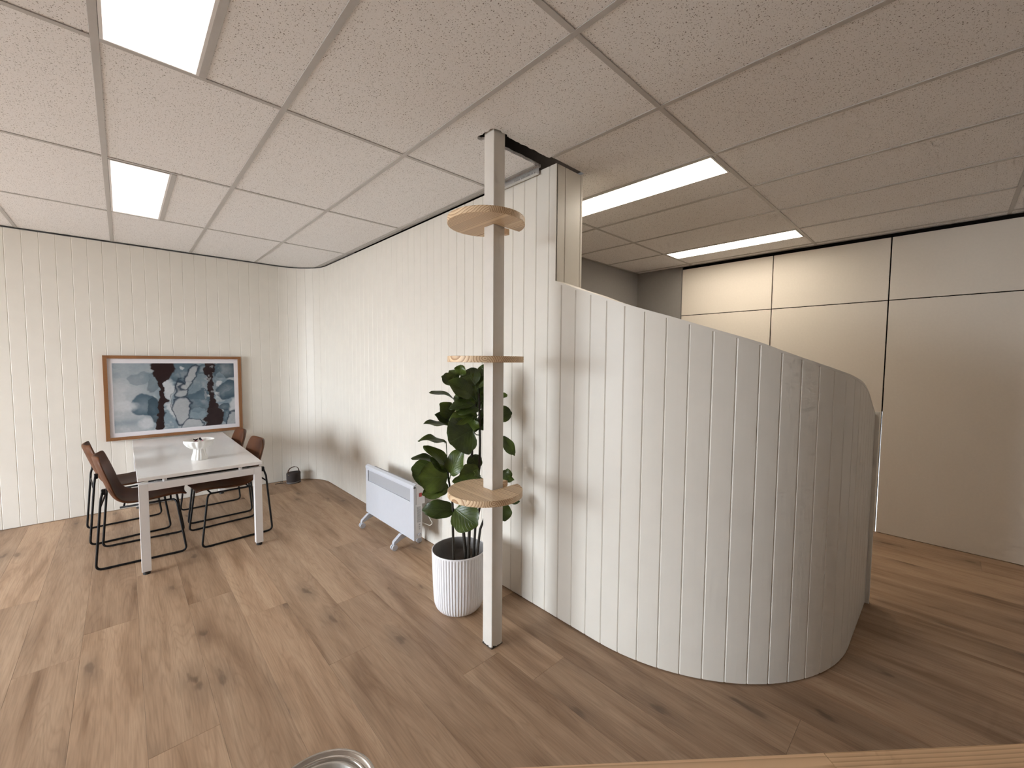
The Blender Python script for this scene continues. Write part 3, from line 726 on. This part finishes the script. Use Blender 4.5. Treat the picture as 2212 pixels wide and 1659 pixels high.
plant = empty('fiddle_leaf_fig', (PC[0], PC[1], .20)); tag(plant, 'dark green fiddle-leaf fig with large glossy leaves in the ribbed pot', 'plant')
ORG = Vector((PC[0], PC[1], .20))
for rad, pts in STEMS:
    P = [Vector(p)-ORG for p in pts]; Q = []
    for i in range(len(P)-1):
        for t in (0, .5): Q.append(P[i].lerp(P[i+1], t))
    Q.append(P[-1]); n = len(Q)
    tube('stem', Q, [rad*(1-.45*i/n) for i in range(n)], 'stem_bark', plant, n=7)
def leaf_outline(v):
    # fiddle shape: narrow base, waist, broad rounded top
    a = math.sin(PI*min(1, max(0, v))**0.72)**0.62 if 0 < v < 1 else 0
    return a*(0.62+0.38*v)*(1-.10*math.exp(-((v-.38)/.12)**2))
lm = max(leaf_outline(i/50) for i in range(51))
rnd = random.Random(21)
for rec in LEAVES:
    b, t, wd, nrm, bend, anc = Vector(rec[0:3]), Vector(rec[3:6]), rec[6], Vector(rec[7:10]), rec[10], Vector(rec[11:14])
    ax = t-b; L = ax.length; ax.normalize(); side = ax.cross(nrm).normalized(); nrm = side.cross(ax).normalized()
    NV, NU = 12, 8; V = []; uvs = []
    ph = rnd.uniform(0, 6); wav = rnd.uniform(.5, 1.2)
    for i in range(NV+1):
        v = i/NV; hw_ = wd/2*leaf_outline(v)/lm
        if i == 0: hw_ = .002
        if i == NV: hw_ = wd*.10
        for j in range(NU+1):
            u = -1+2*j/NU
            fold = .22*hw_*abs(u)+.0
            ripple = .010*wav*abs(u)**2*math.sin(9*v+ph+(1.3 if u > 0 else 0))*min(1, wd/.09)
            z = fold+ripple+bend*L*(math.sin(PI*v)*.35-.35*v*v)
            lift = -abs(u)**3*.05*L if i == NV else 0
            p = b+ax*(L*v*1.02+lift)+side*(u*hw_)+nrm*z
            V.append(p-ORG); uvs.append((u, v, 0))
    Fc = []
    for i in range(NV):
        for j in range(NU):
            q = i*(NU+1)+j; Fc.append((q, q+1, q+NU+2, q+NU+1))
    o = obj('leaf', V, Fc, 'fig_leaf', plant, smooth=True)
    at_ = o.data.attributes.new('leafuv', 'FLOAT_VECTOR', 'POINT'); at_.data.foreach_set('vector', [c for q in uvs for c in q])
    m_ = anc.lerp(b, .5)-Vector((0, 0, .012))
    tube('petiole', [anc-ORG, m_-ORG, b-ORG, b+ax*.012-ORG], [.0032, .0028, .0026, .0018], 'petiole_green', o, n=5)

# ---- panel heater on castors
ht = empty('panel_heater', (1.64, 3.22, 0)); tag(ht, 'white electric panel heater on castors against the boarded wall', 'heater')
HY = .43
def ybox(name, x0, x1, y0, y1, z0, z1, mat, parent=ht, bev=0.0, seg=1): return box(name, x0-1.64, x1-1.64, y0, y1, z0, z1, mat, parent, bev, seg)
bm = bmesh.new()                                    # front plate with window for the grille
add_box(bm, -.040, -.024, -HY, HY, .118, .415); add_box(bm, -.040, -.024, -HY, HY, .515, .540)
add_box(bm, -.040, -.024, -HY, -HY+.055, .415, .515); add_box(bm, -.040, -.024, HY-.045, HY, .415, .515)
fp = from_bm('front_panel', bm, 'heater_white', ht)
ybox('grille', 1.609, 1.612, -HY+.055, HY-.045, .415, .515, 'heater_grille', fp)
V = [(-.044, -HY, .530), (-.044, HY, .530), (-.040, HY, .550), (-.040, -HY, .550), (-.018, HY, .560), (-.018, -HY, .560), (-.018, HY, .530), (-.018, -HY, .530)]
obj('top_lip', V, [(0, 1, 2, 3), (3, 2, 4, 5), (5, 4, 6, 7), (7, 6, 1, 0), (0, 3, 5, 7), (1, 6, 4, 2)], 'heater_white', ht)
body = ybox('body', 1.616, 1.678, -HY+.006, HY-.006, .125, .535, 'heater_side', bev=.003)
ybox('control_box', 1.622, 1.700, -HY+.002, -HY+.09, .395, .548, 'heater_side', bev=.004, seg=2)
ybox('top_grille', 1.625, 1.672, -HY+.10, HY-.05, .5352, .539, 'heater_grille')
ybox('outlet', 1.640, 1.690, -HY+.02, -HY+.07, .5485, .551, 'heater_grey')
sw = ybox('rocker_switch', 1.648, 1.672, -HY-.003, -HY+.004, .455, .485, 'switch_red', bev=.002)
for k in range(15): ybox('vent_slot', 1.632, 1.664, -HY+.0035, -HY+.0062, .255+k*.0085, .2585+k*.0085, 'heater_grey')
for z in (.232, .212, .196): ybox('indicator', 1.648, 1.658, -HY+.0035, -HY+.0062, z, z+.008, 'heater_grey')
V, Fc = tube_geo([(.010, -HY-.010, .155), (.010, -HY+.008, .155)], .013, 16); obj('dial', V, Fc, 'heater_white', ht, smooth=False)
for yy in (-.235, .365):
    # splayed foot: arched arm with two castors
    P = [(-.118, .052), (-.112, .072), (-.055, .118), (.045, .118), (.100, .080), (.128, .066), (.128, .050), (.098, .058), (.045, .082), (0, .088), (-.045, .078), (-.092, .055)]
    n = len(P); V = [(x, yy-.016, z) for x, z in P]+[(x, yy+.016, z) for x, z in P]
    Fc = [tuple(range(n)), tuple(range(2*n-1, n-1, -1))]+[(i, n+i, n+(i+1) % n, (i+1) % n) for i in range(n)]
    ft = obj('foot', V, Fc, 'heater_white', ht)
    for xx in (-.108, .112):
        for sd in (-.012, .012):
            V, Fc = tube_geo([(xx, yy+sd-.0075, .0235), (xx, yy+sd+.0075, .0235)], .0235, 18); obj('castor_wheel', V, Fc, 'heater_white', ft)
        V, Fc = tube_geo([(xx, yy, .02), (xx, yy, .060)], .008, 8); obj('castor_stem', V, Fc, 'heater_white', ft)
tube('power_cord', fillet([(.040, -HY+.04, .38), (.075, -HY-.01, .30), (.100, -HY-.045, .235), (.085, -HY-.03, .215), (.048, -HY+.02, .235), (.040, -HY+.06, .25)], .03), .0032, 'cord_white', ht, n=6)

# ---- table
tb = empty('dining_table', (.425, 4.705, 0)); tag(tb, 'white rectangular table with square metal legs, end against the picture wall', 'table')
TX, TY, TZT = .376, .905, .690
top = box('tabletop', -TX, TX, -TY, TY, TZT-.025, TZT, 'table_white', tb, bev=.0015)
for sy, nm in ((-1, 'near'), (1, 'far')):
    y0, y1 = (-TY+.002, -TY+.052) if sy < 0 else (TY-.052, TY-.002)
    for sx in (-1, 1):
        xa, xb = (-TX+.004, -TX+.056) if sx < 0 else (TX-.056, TX-.004)
        lg = box('leg', xa, xb, y0, y1, .022, .643, 'frame_white', tb, bev=.002, seg=2)
        V, Fc = tube_geo([((xa+xb)/2, (y0+y1)/2, 0), ((xa+xb)/2, (y0+y1)/2, .022)], .021, 16); obj('foot_pad', V, Fc, 'rubber_black', lg)
    box('end_rail', -TX+.056, TX-.056, y0, y1, .591, .643, 'frame_white', tb, bev=.002)
    for xs in (-.23, .23): 
        V, Fc = tube_geo([(xs, (y0+y1)/2, .6425), (xs, (y0+y1)/2, TZT-.024)], .013, 14); obj('spacer', V, Fc, 'frame_white', tb)
for sx in (-1, 1): box('side_rail', sx*(TX-.11)-.02, sx*(TX-.11)+.02, -TY+.052, TY-.052, .600, .640, 'frame_white', tb)
box('underside_shade', -TX+.06, TX-.06, -TY+.085, -TY+.115, .605, TZT-.0255, 'rubber_black', tb)  # dark box added to stand in for the shade under the tabletop
# white cable tray hanging under the top, seen between the chairs
box('cable_tray', -.09, .06, -.25, .45, .44, .4525, 'frame_white', tb); box('tray_side', -.092, -.088, -.25, .45, .4525, .51, 'frame_white', tb); box('tray_side', .058, .062, -.25, .45, .4525, .51, 'frame_white', tb)
for y in (-.22, .42): box('tray_hanger', -.088, -.07, y-.01, y+.01, .4525, TZT-.0255, 'frame_white', tb)

# ---- chairs
def chair_proto():
    e = empty('dining_chair')
    prof = [(.255, .425), (.245, .440), (.21, .447), (.15, .445), (.07, .436), (-.01, .430), (-.075, .432), (-.125, .448), (-.160, .485), (-.182, .535), (-.203, .60), (-.225, .67), (-.245, .735), (-.256, .775), (-.262, .797)]
    hwid = [.165, .195, .212, .222, .226, .226, .224, .222, .220, .218, .216, .212, .200, .176, .128]
    NU = 10; n = len(prof); top_, bot = [], []
    for i, (x, z) in enumerate(prof):
        a = prof[max(i-1, 0)]; c = prof[min(i+1, n-1)]; tx, tz = c[0]-a[0], c[1]-a[1]; l_ = math.hypot(tx, tz); nx, nz = tz/l_, -tx/l_   # toward the sitter
        back = min(1, max(0, (i-6)/4))
        for j in range(NU+1):
            u = -1+2*j/NU
            lift = (abs(u)**2.2)*(.022*(1-back)+.040*back)
            th = .0125*(1-.55*abs(u)**6)
            p = Vector((x+nx*lift, u*hwid[i], z+nz*lift)); nn = Vector((nx, 0, nz))
            top_.append(p+nn*th); bot.append(p-nn*th)
    V = top_+bot; K = n*(NU+1); Fc = []
    for i in range(n-1):
        for j in range(NU):
            q = i*(NU+1)+j; Fc.append((q, q+1, q+NU+2, q+NU+1)); Fc.append((K+q, K+q+NU+1, K+q+NU+2, K+q+1))
    for i in range(n-1):
        for j in (0, NU):
            q = i*(NU+1)+j; f = (q, q+NU+1, K+q+NU+1, K+q); Fc.append(f if j == 0 else f[::-1])
    for i in (0, n-1):
        for j in range(NU):
            q = i*(NU+1)+j; f = (q+1, q, K+q, K+q+1); Fc.append(f if i == 0 else f[::-1])
    sh = obj('seat_shell', V, Fc, 'brown_leather', e, smooth=True)
    md = sh.modifiers.new('subsurf', 'SUBSURF'); md.levels = 1; md.render_levels = 1
    # stitched band behind the back
    r = .0078
    for sd in (-1, 1):
        y = .238*sd; yi = .185*sd
        pts = [(-.205, .205*sd, .555), (-.215, y, .50), (-.255, y, r), (.255, y, r), (.205, y*.93, .405), (.185, yi, .420), (-.12, yi, .418)]
        tube('side_frame', fillet(pts, .035, 5), r, 'black_steel', e, n=8)
        for xx in (-.19, .19): box('glide', xx-.015, xx+.015, y-.006, y+.006, 0, .004, 'rubber_black', e)
    tube('rear_crossbar', [(-.218, -.236, .455), (-.218, .236, .455)], .006, 'black_steel', e, n=8)
    tube('seat_crossbar', [(.17, -.185, .418), (.17, .185, .418)], .006, 'black_steel', e, n=8)
    tube('seat_crossbar', [(-.10, -.185, .416), (-.10, .185, .416)], .006, 'black_steel', e, n=8)
    for sd in (-1, 1): box('back_bracket', -.212, -.190, sd*.200-.014, sd*.200+.014, .535, .575, 'black_steel', e, bev=.003)
    return e
def copy_tree(o, parent=None):
    c = o.copy(); COL.objects.link(c); c.parent = parent
    for ch in list(o.children):
        d = ch.copy(); COL.objects.link(d); d.parent = c
        for g in ch.children:
            h = g.copy(); COL.objects.link(h); h.parent = d
    return c
proto = chair_proto()
SP = [((.083, 4.327), -3.0, 'brown leather chair on black sled legs at the near left of the white table'),
      ((.000, 4.951), 4.5, 'brown leather chair at the left side of the white table, nearer the picture wall'),
      ((.652, 4.290), 180+4.5, 'brown leather chair tucked in at the near right of the white table'),
      ((.637, 4.957), 180+2, 'brown leather chair at the right side of the table, mostly hidden, nearer the wall')]
for i, ((x, y), a, lab) in enumerate(SP):
    c = proto if i == 0 else copy_tree(proto)
    c.location = (x, y, 0); c.rotation_euler = (0, 0, math.radians(a)); tag(c, lab, 'chair', 'chairs around the white table')

# ---- pedestal bowl with dried petals
bw = empty('pedestal_bowl', (.440, 4.215, TZT)); tag(bw, 'white fluted pedestal bowl standing on the table', 'bowl')
def flute(r, z, a): return r*(1+.045*math.cos(14*a+.9*math.sin(z*38))*min(1, max(0, (z-.002)/.01))*min(1, max(0, (.160-z)/.012)))
bp = [(.0, .0), (.078, .0), (.079, .004), (.072, .03), (.062, .06), (.055, .085), (.054, .098), (.062, .106), (.085, .113), (.110, .128), (.130, .150), (.143, .172), (.148, .186), (.149, .190), (.146, .191), (.140, .180), (.124, .156), (.10, .138), (.05, .130), (0.0, .129)]
bp = [(r*.70, z*.86) for r, z in bp]
lathe('bowl_shell', bp, 'ceramic_white', bw, n=140, rf=flute)
rnd = random.Random(4)
for i in range(9):
    a = rnd.uniform(0, 6.28); rr = rnd.uniform(.01, .065); mt = ['petal_red', 'petal_pink', 'petal_dark'][i % 3]
    V = []; sx, sy = rnd.uniform(.014, .022), rnd.uniform(.008, .012)
    for u in range(5):
        for v in range(4):
            p, q = -1+u/2, -1+2*v/3; k_ = math.sqrt(max(0, 1-.85*p*p)); V.append((p*sx, q*sy*k_, .010*p*p+.006*q*q))
    Fc = [(u*4+v, u*4+v+1, u*4+v+5, u*4+v+4) for u in range(4) for v in range(3)]
    n0 = len(V); V2 = V+[(x, y, z+.003) for x, y, z in V]; F2 = [f[::-1] for f in Fc]+[tuple(k_+n0 for k_ in f) for f in Fc]
    o = obj('dried_petal', V2, F2, mt, smooth=True)
    o.location = (.440+rr*math.cos(a), 4.215+rr*math.sin(a), TZT+.128+.022*(rr/.07)); o.rotation_euler = (rnd.uniform(-.5, .5), rnd.uniform(-.5, .5), rnd.uniform(0, 6))
    tag(o, ['dark red dried petal lying in the white pedestal bowl', 'dusty pink dried petal lying in the white pedestal bowl', 'nearly black dried petal lying in the white pedestal bowl'][i % 3], 'petal', ['dark red petals', 'pink petals', 'black petals'][i % 3]+' in the pedestal bowl')

# ---- framed print
PX0, PX1, PZ0, PZ1 = -.137, .996, .703, 1.541
pic = empty('framed_print', ((PX0+PX1)/2, FARY-.002, PZ0)); tag(pic, 'blue grey abstract watercolour print in a wooden frame above the table', 'picture')
pw, ph_ = (PX1-PX0)/2, PZ1-PZ0; ft_, dp = .030, .036
for nm, P in (('bottom', [(-pw, 0), (pw, 0), (pw-ft_, ft_), (-pw+ft_, ft_)]), ('top', [(pw, ph_), (-pw, ph_), (-pw+ft_, ph_-ft_), (pw-ft_, ph_-ft_)]),
              ('left', [(-pw, ph_), (-pw, 0), (-pw+ft_, ft_), (-pw+ft_, ph_-ft_)]), ('right', [(pw, 0), (pw, ph_), (pw-ft_, ph_-ft_), (pw-ft_, ft_)])):
    V = [(x, -dp, z) for x, z in P]+[(x, 0, z) for x, z in P]
    Fc = [(0, 1, 2, 3), (7, 6, 5, 4)]+[(i, 4+i, 4+(i+1) % 4, (i+1) % 4) for i in range(4)]
    obj('frame_rail', V, Fc, 'picture_timber', pic)
box('mount_board', -pw+ft_-.001, pw-ft_+.001, -.022, -.006, ft_-.001, ph_-ft_+.001, 'mat_board', pic)
def vnoise(x, y, seed):
    r = np.random.RandomState(seed); g = r.rand(64, 64)
    xi, yi = np.floor(x).astype(int), np.floor(y).astype(int); fx, fy = x-xi, y-yi
    fx, fy = fx*fx*(3-2*fx), fy*fy*(3-2*fy); G = lambda a, b: g[a % 64, b % 64]
    return (G(xi, yi)*(1-fx)+G(xi+1, yi)*fx)*(1-fy)+(G(xi, yi+1)*(1-fx)+G(xi+1, yi+1)*fx)*fy
def fbm(x, y, seed, o=4): return sum(vnoise(x*2**i+7*i, y*2**i+3*i, seed+i)*.5**(i+1) for i in range(o))/(1-.5**o)
NXA, NYA = 330, 230
U, Vv = np.meshgrid(np.linspace(0, 1, NXA), np.linspace(0, 1, NYA)); asp = 1.42
wx = (fbm(U*7, Vv*5, 1)-.5); wy = (fbm(U*7, Vv*5, 9)-.5); hx_ = (fbm(U*26, Vv*18, 31)-.5); hy_ = (fbm(U*26, Vv*18, 41)-.5)
u = U+.10*wx+.03*hx_; v = Vv+.12*wy+.04*hy_
def sm(x, a, b):
    t = np.clip((x-a)/(b-a), 0, 1); return t*t*(3-2*t)
def ell(cx, cy, rx, ry, rot=0.0):
    c, s_ = math.cos(rot), math.sin(rot); dx = (u-cx); dy = (v-cy); a = c*dx+s_*dy; b = -s_*dx+c*dy
    return np.sqrt((a/rx)**2+(b/ry)**2)
pale = np.array([.47, .485, .50]); teal = np.array([.060, .105, .140]); mid = np.array([.20, .26, .30]); navy = np.array([.018, .032, .052]); brown = np.array([.022, .010, .010])
t0 = fbm(U*3.4+1.2*wx*3, Vv*3.2+1.2*wy*3, 57); t1 = fbm(U*9+2*wx, Vv*7+2*wy, 91)
depth = np.clip(sm(t0, .30, .62)*.8+.25*(t1-.5)+.25, 0, 1)*(.25+.75*sm(U, .14, .40))
depth = np.clip(depth+.75*sm(.42-Vv, 0, .40)*(1-sm(U, .22, .40))*(.5+.6*t1), 0, 1)
depth = np.clip(depth+.45*np.exp(-((Vv-.86)/.05)**2)*(1-sm(U, .15, .30)), 0, 1)
col = pale[None, None]*(1-depth[..., None])+mid[None, None]*depth[..., None]
def blob(d, soft=.12): return 1-sm(d, 1-soft, 1.02)
def lay(mask, c, k=1.0):
    global col
    m_ = (np.clip(mask, 0, 1)*k)[..., None]; col = col*(1-m_)+np.array(c)[None, None]*m_
def wash(cx, cy, rx, ry, rot, c, k, edge=.0):
    # watercolour pool: soft middle, darker dried edge
    d = ell(cx, cy, rx, ry, rot); lay((1-sm(d, .90, 1.02))*(.62+.38*sm(d, .1, .95)), c, k)
    if edge: lay(np.exp(-((d-.97)/.045)**2), navy, edge)
for args in ((.50, .12, .20, .16, .0, teal, .85, .2), (.70, .38, .16, .22, .2, mid*.8, .8, .3), (.68, .60, .13, .16, -.2, teal, .85, .35), (.66, .80, .08, .10, .0, mid, .7, .3),
             (.255, .62, .120, .185, -.30, teal*1.1, .95, .15), (.32, .70, .06, .20, .0, teal*.7, .9, .0), (.315, .26, .055, .17, .1, mid*.7, .8, .3), (.20, .22, .10, .08, .0, mid*.8, .6, .0),
             (.935, .43, .105, .165, .0, teal*.9, .97, .35), (.90, .10, .12, .15, .3, teal*.8, .9, .2), (.86, .24, .05, .10, .0, mid, .8, .2), (.90, .72, .07, .07, .2, teal*.7, .9, .3),
             (.935, .86, .08, .10, .0, teal*1.1, .9, .4), (.72, .10, .06, .08, .0, teal, .8, .3), (.57, .34, .05, .05, .0, mid*.9, .7, .2)): wash(*args)
for cx, cy, rx, ry, rot in ((.44, .40, .050, .19, .0), (.435, .70, .035, .16, .0), (.985, .70, .05, .12, .0), (.24, .90, .07, .09, .0), (.07, .60, .14, .10, .0), (.54, .07, .02, .03, .0), (.745, .52, .025, .025, .3), (.84, .46, .04, .025, -.4), (.85, .31, .03, .04, .0)):
    d = ell(cx, cy, rx, ry, rot); lay(1-sm(d, .55, 1.05), pale*1.12, .85)
def outline(shapes, fillc, fk, lk=.92, wid=.030):
    D = np.minimum.reduce([(ell(*s_)-1)*min(s_[2], s_[3])*10 for s_ in shapes])
    lay(1-sm(D, -.10, .02), fillc, fk); lay(np.exp(-(D/(wid*2.2))**2), navy*1.2, lk)
outline([(.525, .74, .082, .215, .03), (.532, .40, .046, .135, .0)], pale*.80, .9)
outline([(.620, .155, .040, .125, .30), (.565, .31, .030, .10, .55)], pale*.85, .85)
outline([(.622, .965, .085, .105, .0)], pale*.85, .85)
outline([(.985, .93, .055, .16, .2)], pale*.9, .8)
lay(np.exp(-((ell(.525, .62, .080, .42, .10)-1)/.030)**2)*(U < .53)*(Vv < .75), navy, .8)
# brown-black ink runs
hx2 = .035*hx_+.02*(fbm(U*40, Vv*30, 71)-.5)
w1 = np.interp(Vv, [0, .08, .16, .24, .30, .34, .45, .52, .57, .63, .8, 1], [.105, .105, .092, .055, .022, .019, .017, .026, .040, .022, .027, .034])
c1 = np.interp(Vv, [0, .2, .3, .5, .57, .65, 1], [.375, .385, .365, .368, .378, .360, .338])
lay(blob(np.abs(U+.02*wx+hx2-c1)/w1, .16), brown)
w2 = np.interp(Vv, [0, .08, .18, .28, .4, .52, .6, .7, .8, .9, 1], [.050, .058, .036, .022, .024, .020, .032, .055, .088, .100, .080])
c2 = np.interp(Vv, [0, .2, .4, .6, .8, 1], [.775, .775, .778, .785, .812, .800])
lay(blob(np.abs(U+.03*wx+hx2*1.4-c2)/w2, .2), brown, .98)
lay((fbm(U*30, Vv*20, 77) > .66)*(np.abs(U-.79) < .07)*(Vv < .62), pale*.7, .55)
col = col*(.93+.14*fbm(U*60, Vv*45, 15)[..., None])
V = []; aw, az0, az1 = .500, .072, .762
ax0, ax1 = PX0*0-.503, .497
for j in range(NYA):
    for i in range(NXA): V.append((ax0+(ax1-ax0)*i/(NXA-1), -.0225, az1+(az0-az1)*j/(NYA-1)))
Fc = [(j*NXA+i, (j+1)*NXA+i, (j+1)*NXA+i+1, j*NXA+i+1) for j in range(NYA-1) for i in range(NXA-1)]
art = obj('print', V, Fc, 'print_ink', pic)
ca = art.data.color_attributes.new('ink', 'FLOAT_COLOR', 'POINT')
ca.data.foreach_set('color', np.concatenate([np.clip(col, .01, .9), np.ones((NYA, NXA, 1))], -1).astype(np.float32).ravel())

# ---- portable speaker on the floor by the corner
sp = empty('portable_speaker', (1.490, 5.485, 0), math.radians(12)); tag(sp, 'small dark grey fabric speaker with leather strap on the floor in the corner', 'speaker')
def oval(r, z, a): return r*(1.0/ math.sqrt(math.cos(a)**2+(math.sin(a)/.74)**2))
lathe('cloth_body', [(.080, .020), (.082, .026), (.082, .122), (.078, .132), (.066, .135), (0, .135)], 'speaker_cloth', sp, n=40, rf=oval)
lathe('base_ring', [(0, 0), (.076, 0), (.083, .006), (.083, .019), (.080, .0205)], 'speaker_base', sp, n=40, rf=oval)
V = []; Fc = []; st = [(-.071, .108), (-.068, .135), (-.062, .160), (-.045, .182), (-.018, .195), (.018, .197), (.045, .186), (.062, .162), (.068, .135), (.071, .108)]
for x, z in st:
    for y in (-.009, .009):
        r_ = .0022; l_ = math.hypot(x, z-.12) or 1; nx, nz = x/l_, (z-.12)/l_
        V += [(x-nx*r_, y, z-nz*r_), (x+nx*r_, y, z+nz*r_)]
for i in range(len(st)-1):
    a, c = 4*i, 4*(i+1); Fc += [(a, a+2, c+2, c), (a+1, c+1, c+3, a+3), (a, c, c+1, a+1), (a+2, a+3, c+3, c+2)]
Fc += [(0, 1, 3, 2), (4*len(st)-4, 4*len(st)-2, 4*len(st)-1, 4*len(st)-3)]
strap = obj('carry_strap', V, Fc, 'strap_leather', sp)
for sx in (-1, 1):
    V, Fc = tube_geo([(sx*.072, -.024, .112), (sx*.0755, -.028, .112)], .0065, 12); obj('rivet', V, Fc, 'brass', sp)
cb = tube('speaker_cable', [(x, y, .004+zz) for x, y, zz in ((1.412, 5.51, .004), (1.395, 5.53, .002), (1.375, 5.535, .0), (1.360, 5.55, .012), (1.372, 5.565, .020), (1.388, 5.553, .010), (1.380, 5.530, 0), (1.350, 5.540, 0), (1.325, 5.555, .0), (1.300, 5.545, .0))], .0028, 'rubber_black', n=6)
tag(cb, 'thin black cable lying on the floor beside the small speaker', 'cable')

# ---- pine workbench at the camera and paint tin on it
BZ = .75; ex, ey = .501, .545; dxv = Vector((1.311-.501, -.137-.545, 0)).normalized(); nrm_ = Vector((-dxv.y, dxv.x, 0))      # nrm_ points away from camera
ang = math.atan2(dxv.y, dxv.x)
bench = empty('workbench', (ex, ey, 0), ang); tag(bench, 'pale laminated pine bench top across the lower right foreground', 'bench')
rnd = random.Random(9); jr = [.632, .20, .95, .45, .78, .3, .6, .1]
for r_ in range(8):
    y1 = -r_*.07; y0 = y1-.0696; cuts = [-.62, -.62+rnd.uniform(.3, .5), jr[r_], 1.35]
    cuts = sorted(cuts)
    for a, b in zip(cuts[:-1], cuts[1:]):
        o = box('stave', y0-(y0+y1)/2, y1-(y0+y1)/2, -(b-a)/2+.0002, (b-a)/2-.0002, -.032, 0, 'pine_bench', bench, bev=.0006)
        o.location = ((a+b)/2, (y0+y1)/2, BZ); o.rotation_euler = (0, 0, PI/2)
for x in (-.52, 1.25):
    for y in (-.06, -.50): box('leg', x-.035, x+.035, y-.035, y+.035, 0, BZ-.1, 'pine_bench', bench, bev=.002)
for y in (-.06, -.50): box('rail', -.555, 1.285, y-.02, y+.02, BZ-.1, BZ-.0325, 'pine_bench', bench, bev=.002)

tin = empty('paint_tin', (.181, .583, BZ)); tag(tin, 'metal paint tin with a ridged round lid at the bottom edge', 'tin')
RT = .077
lathe('tin_body', [(0, 0), (RT-.002, 0), (RT, .003), (RT, .140), (RT+.001, .144)], 'tin_metal', tin, n=72)
lathe('tin_rim', [(RT, .143), (RT+.0022, .146), (RT+.0022, .1485), (RT, .1500), (RT-.003, .1490), (RT-.0042, .1445), (RT-.0075, .1440), (RT-.0090, .1475), (RT-.0105, .1490), (RT-.0125, .1480), (RT-.0135, .143)], 'tin_metal', tin, n=96)
lathe('lid', [(RT-.0132, .1435), (RT-.0145, .1425), (RT-.0165, .1432), (RT-.0185, .1478), (RT-.0205, .1484), (RT-.0225, .1470), (RT-.0240, .1405), (RT-.027, .1398), (0, .1398)], 'tin_lid', tin, n=96)
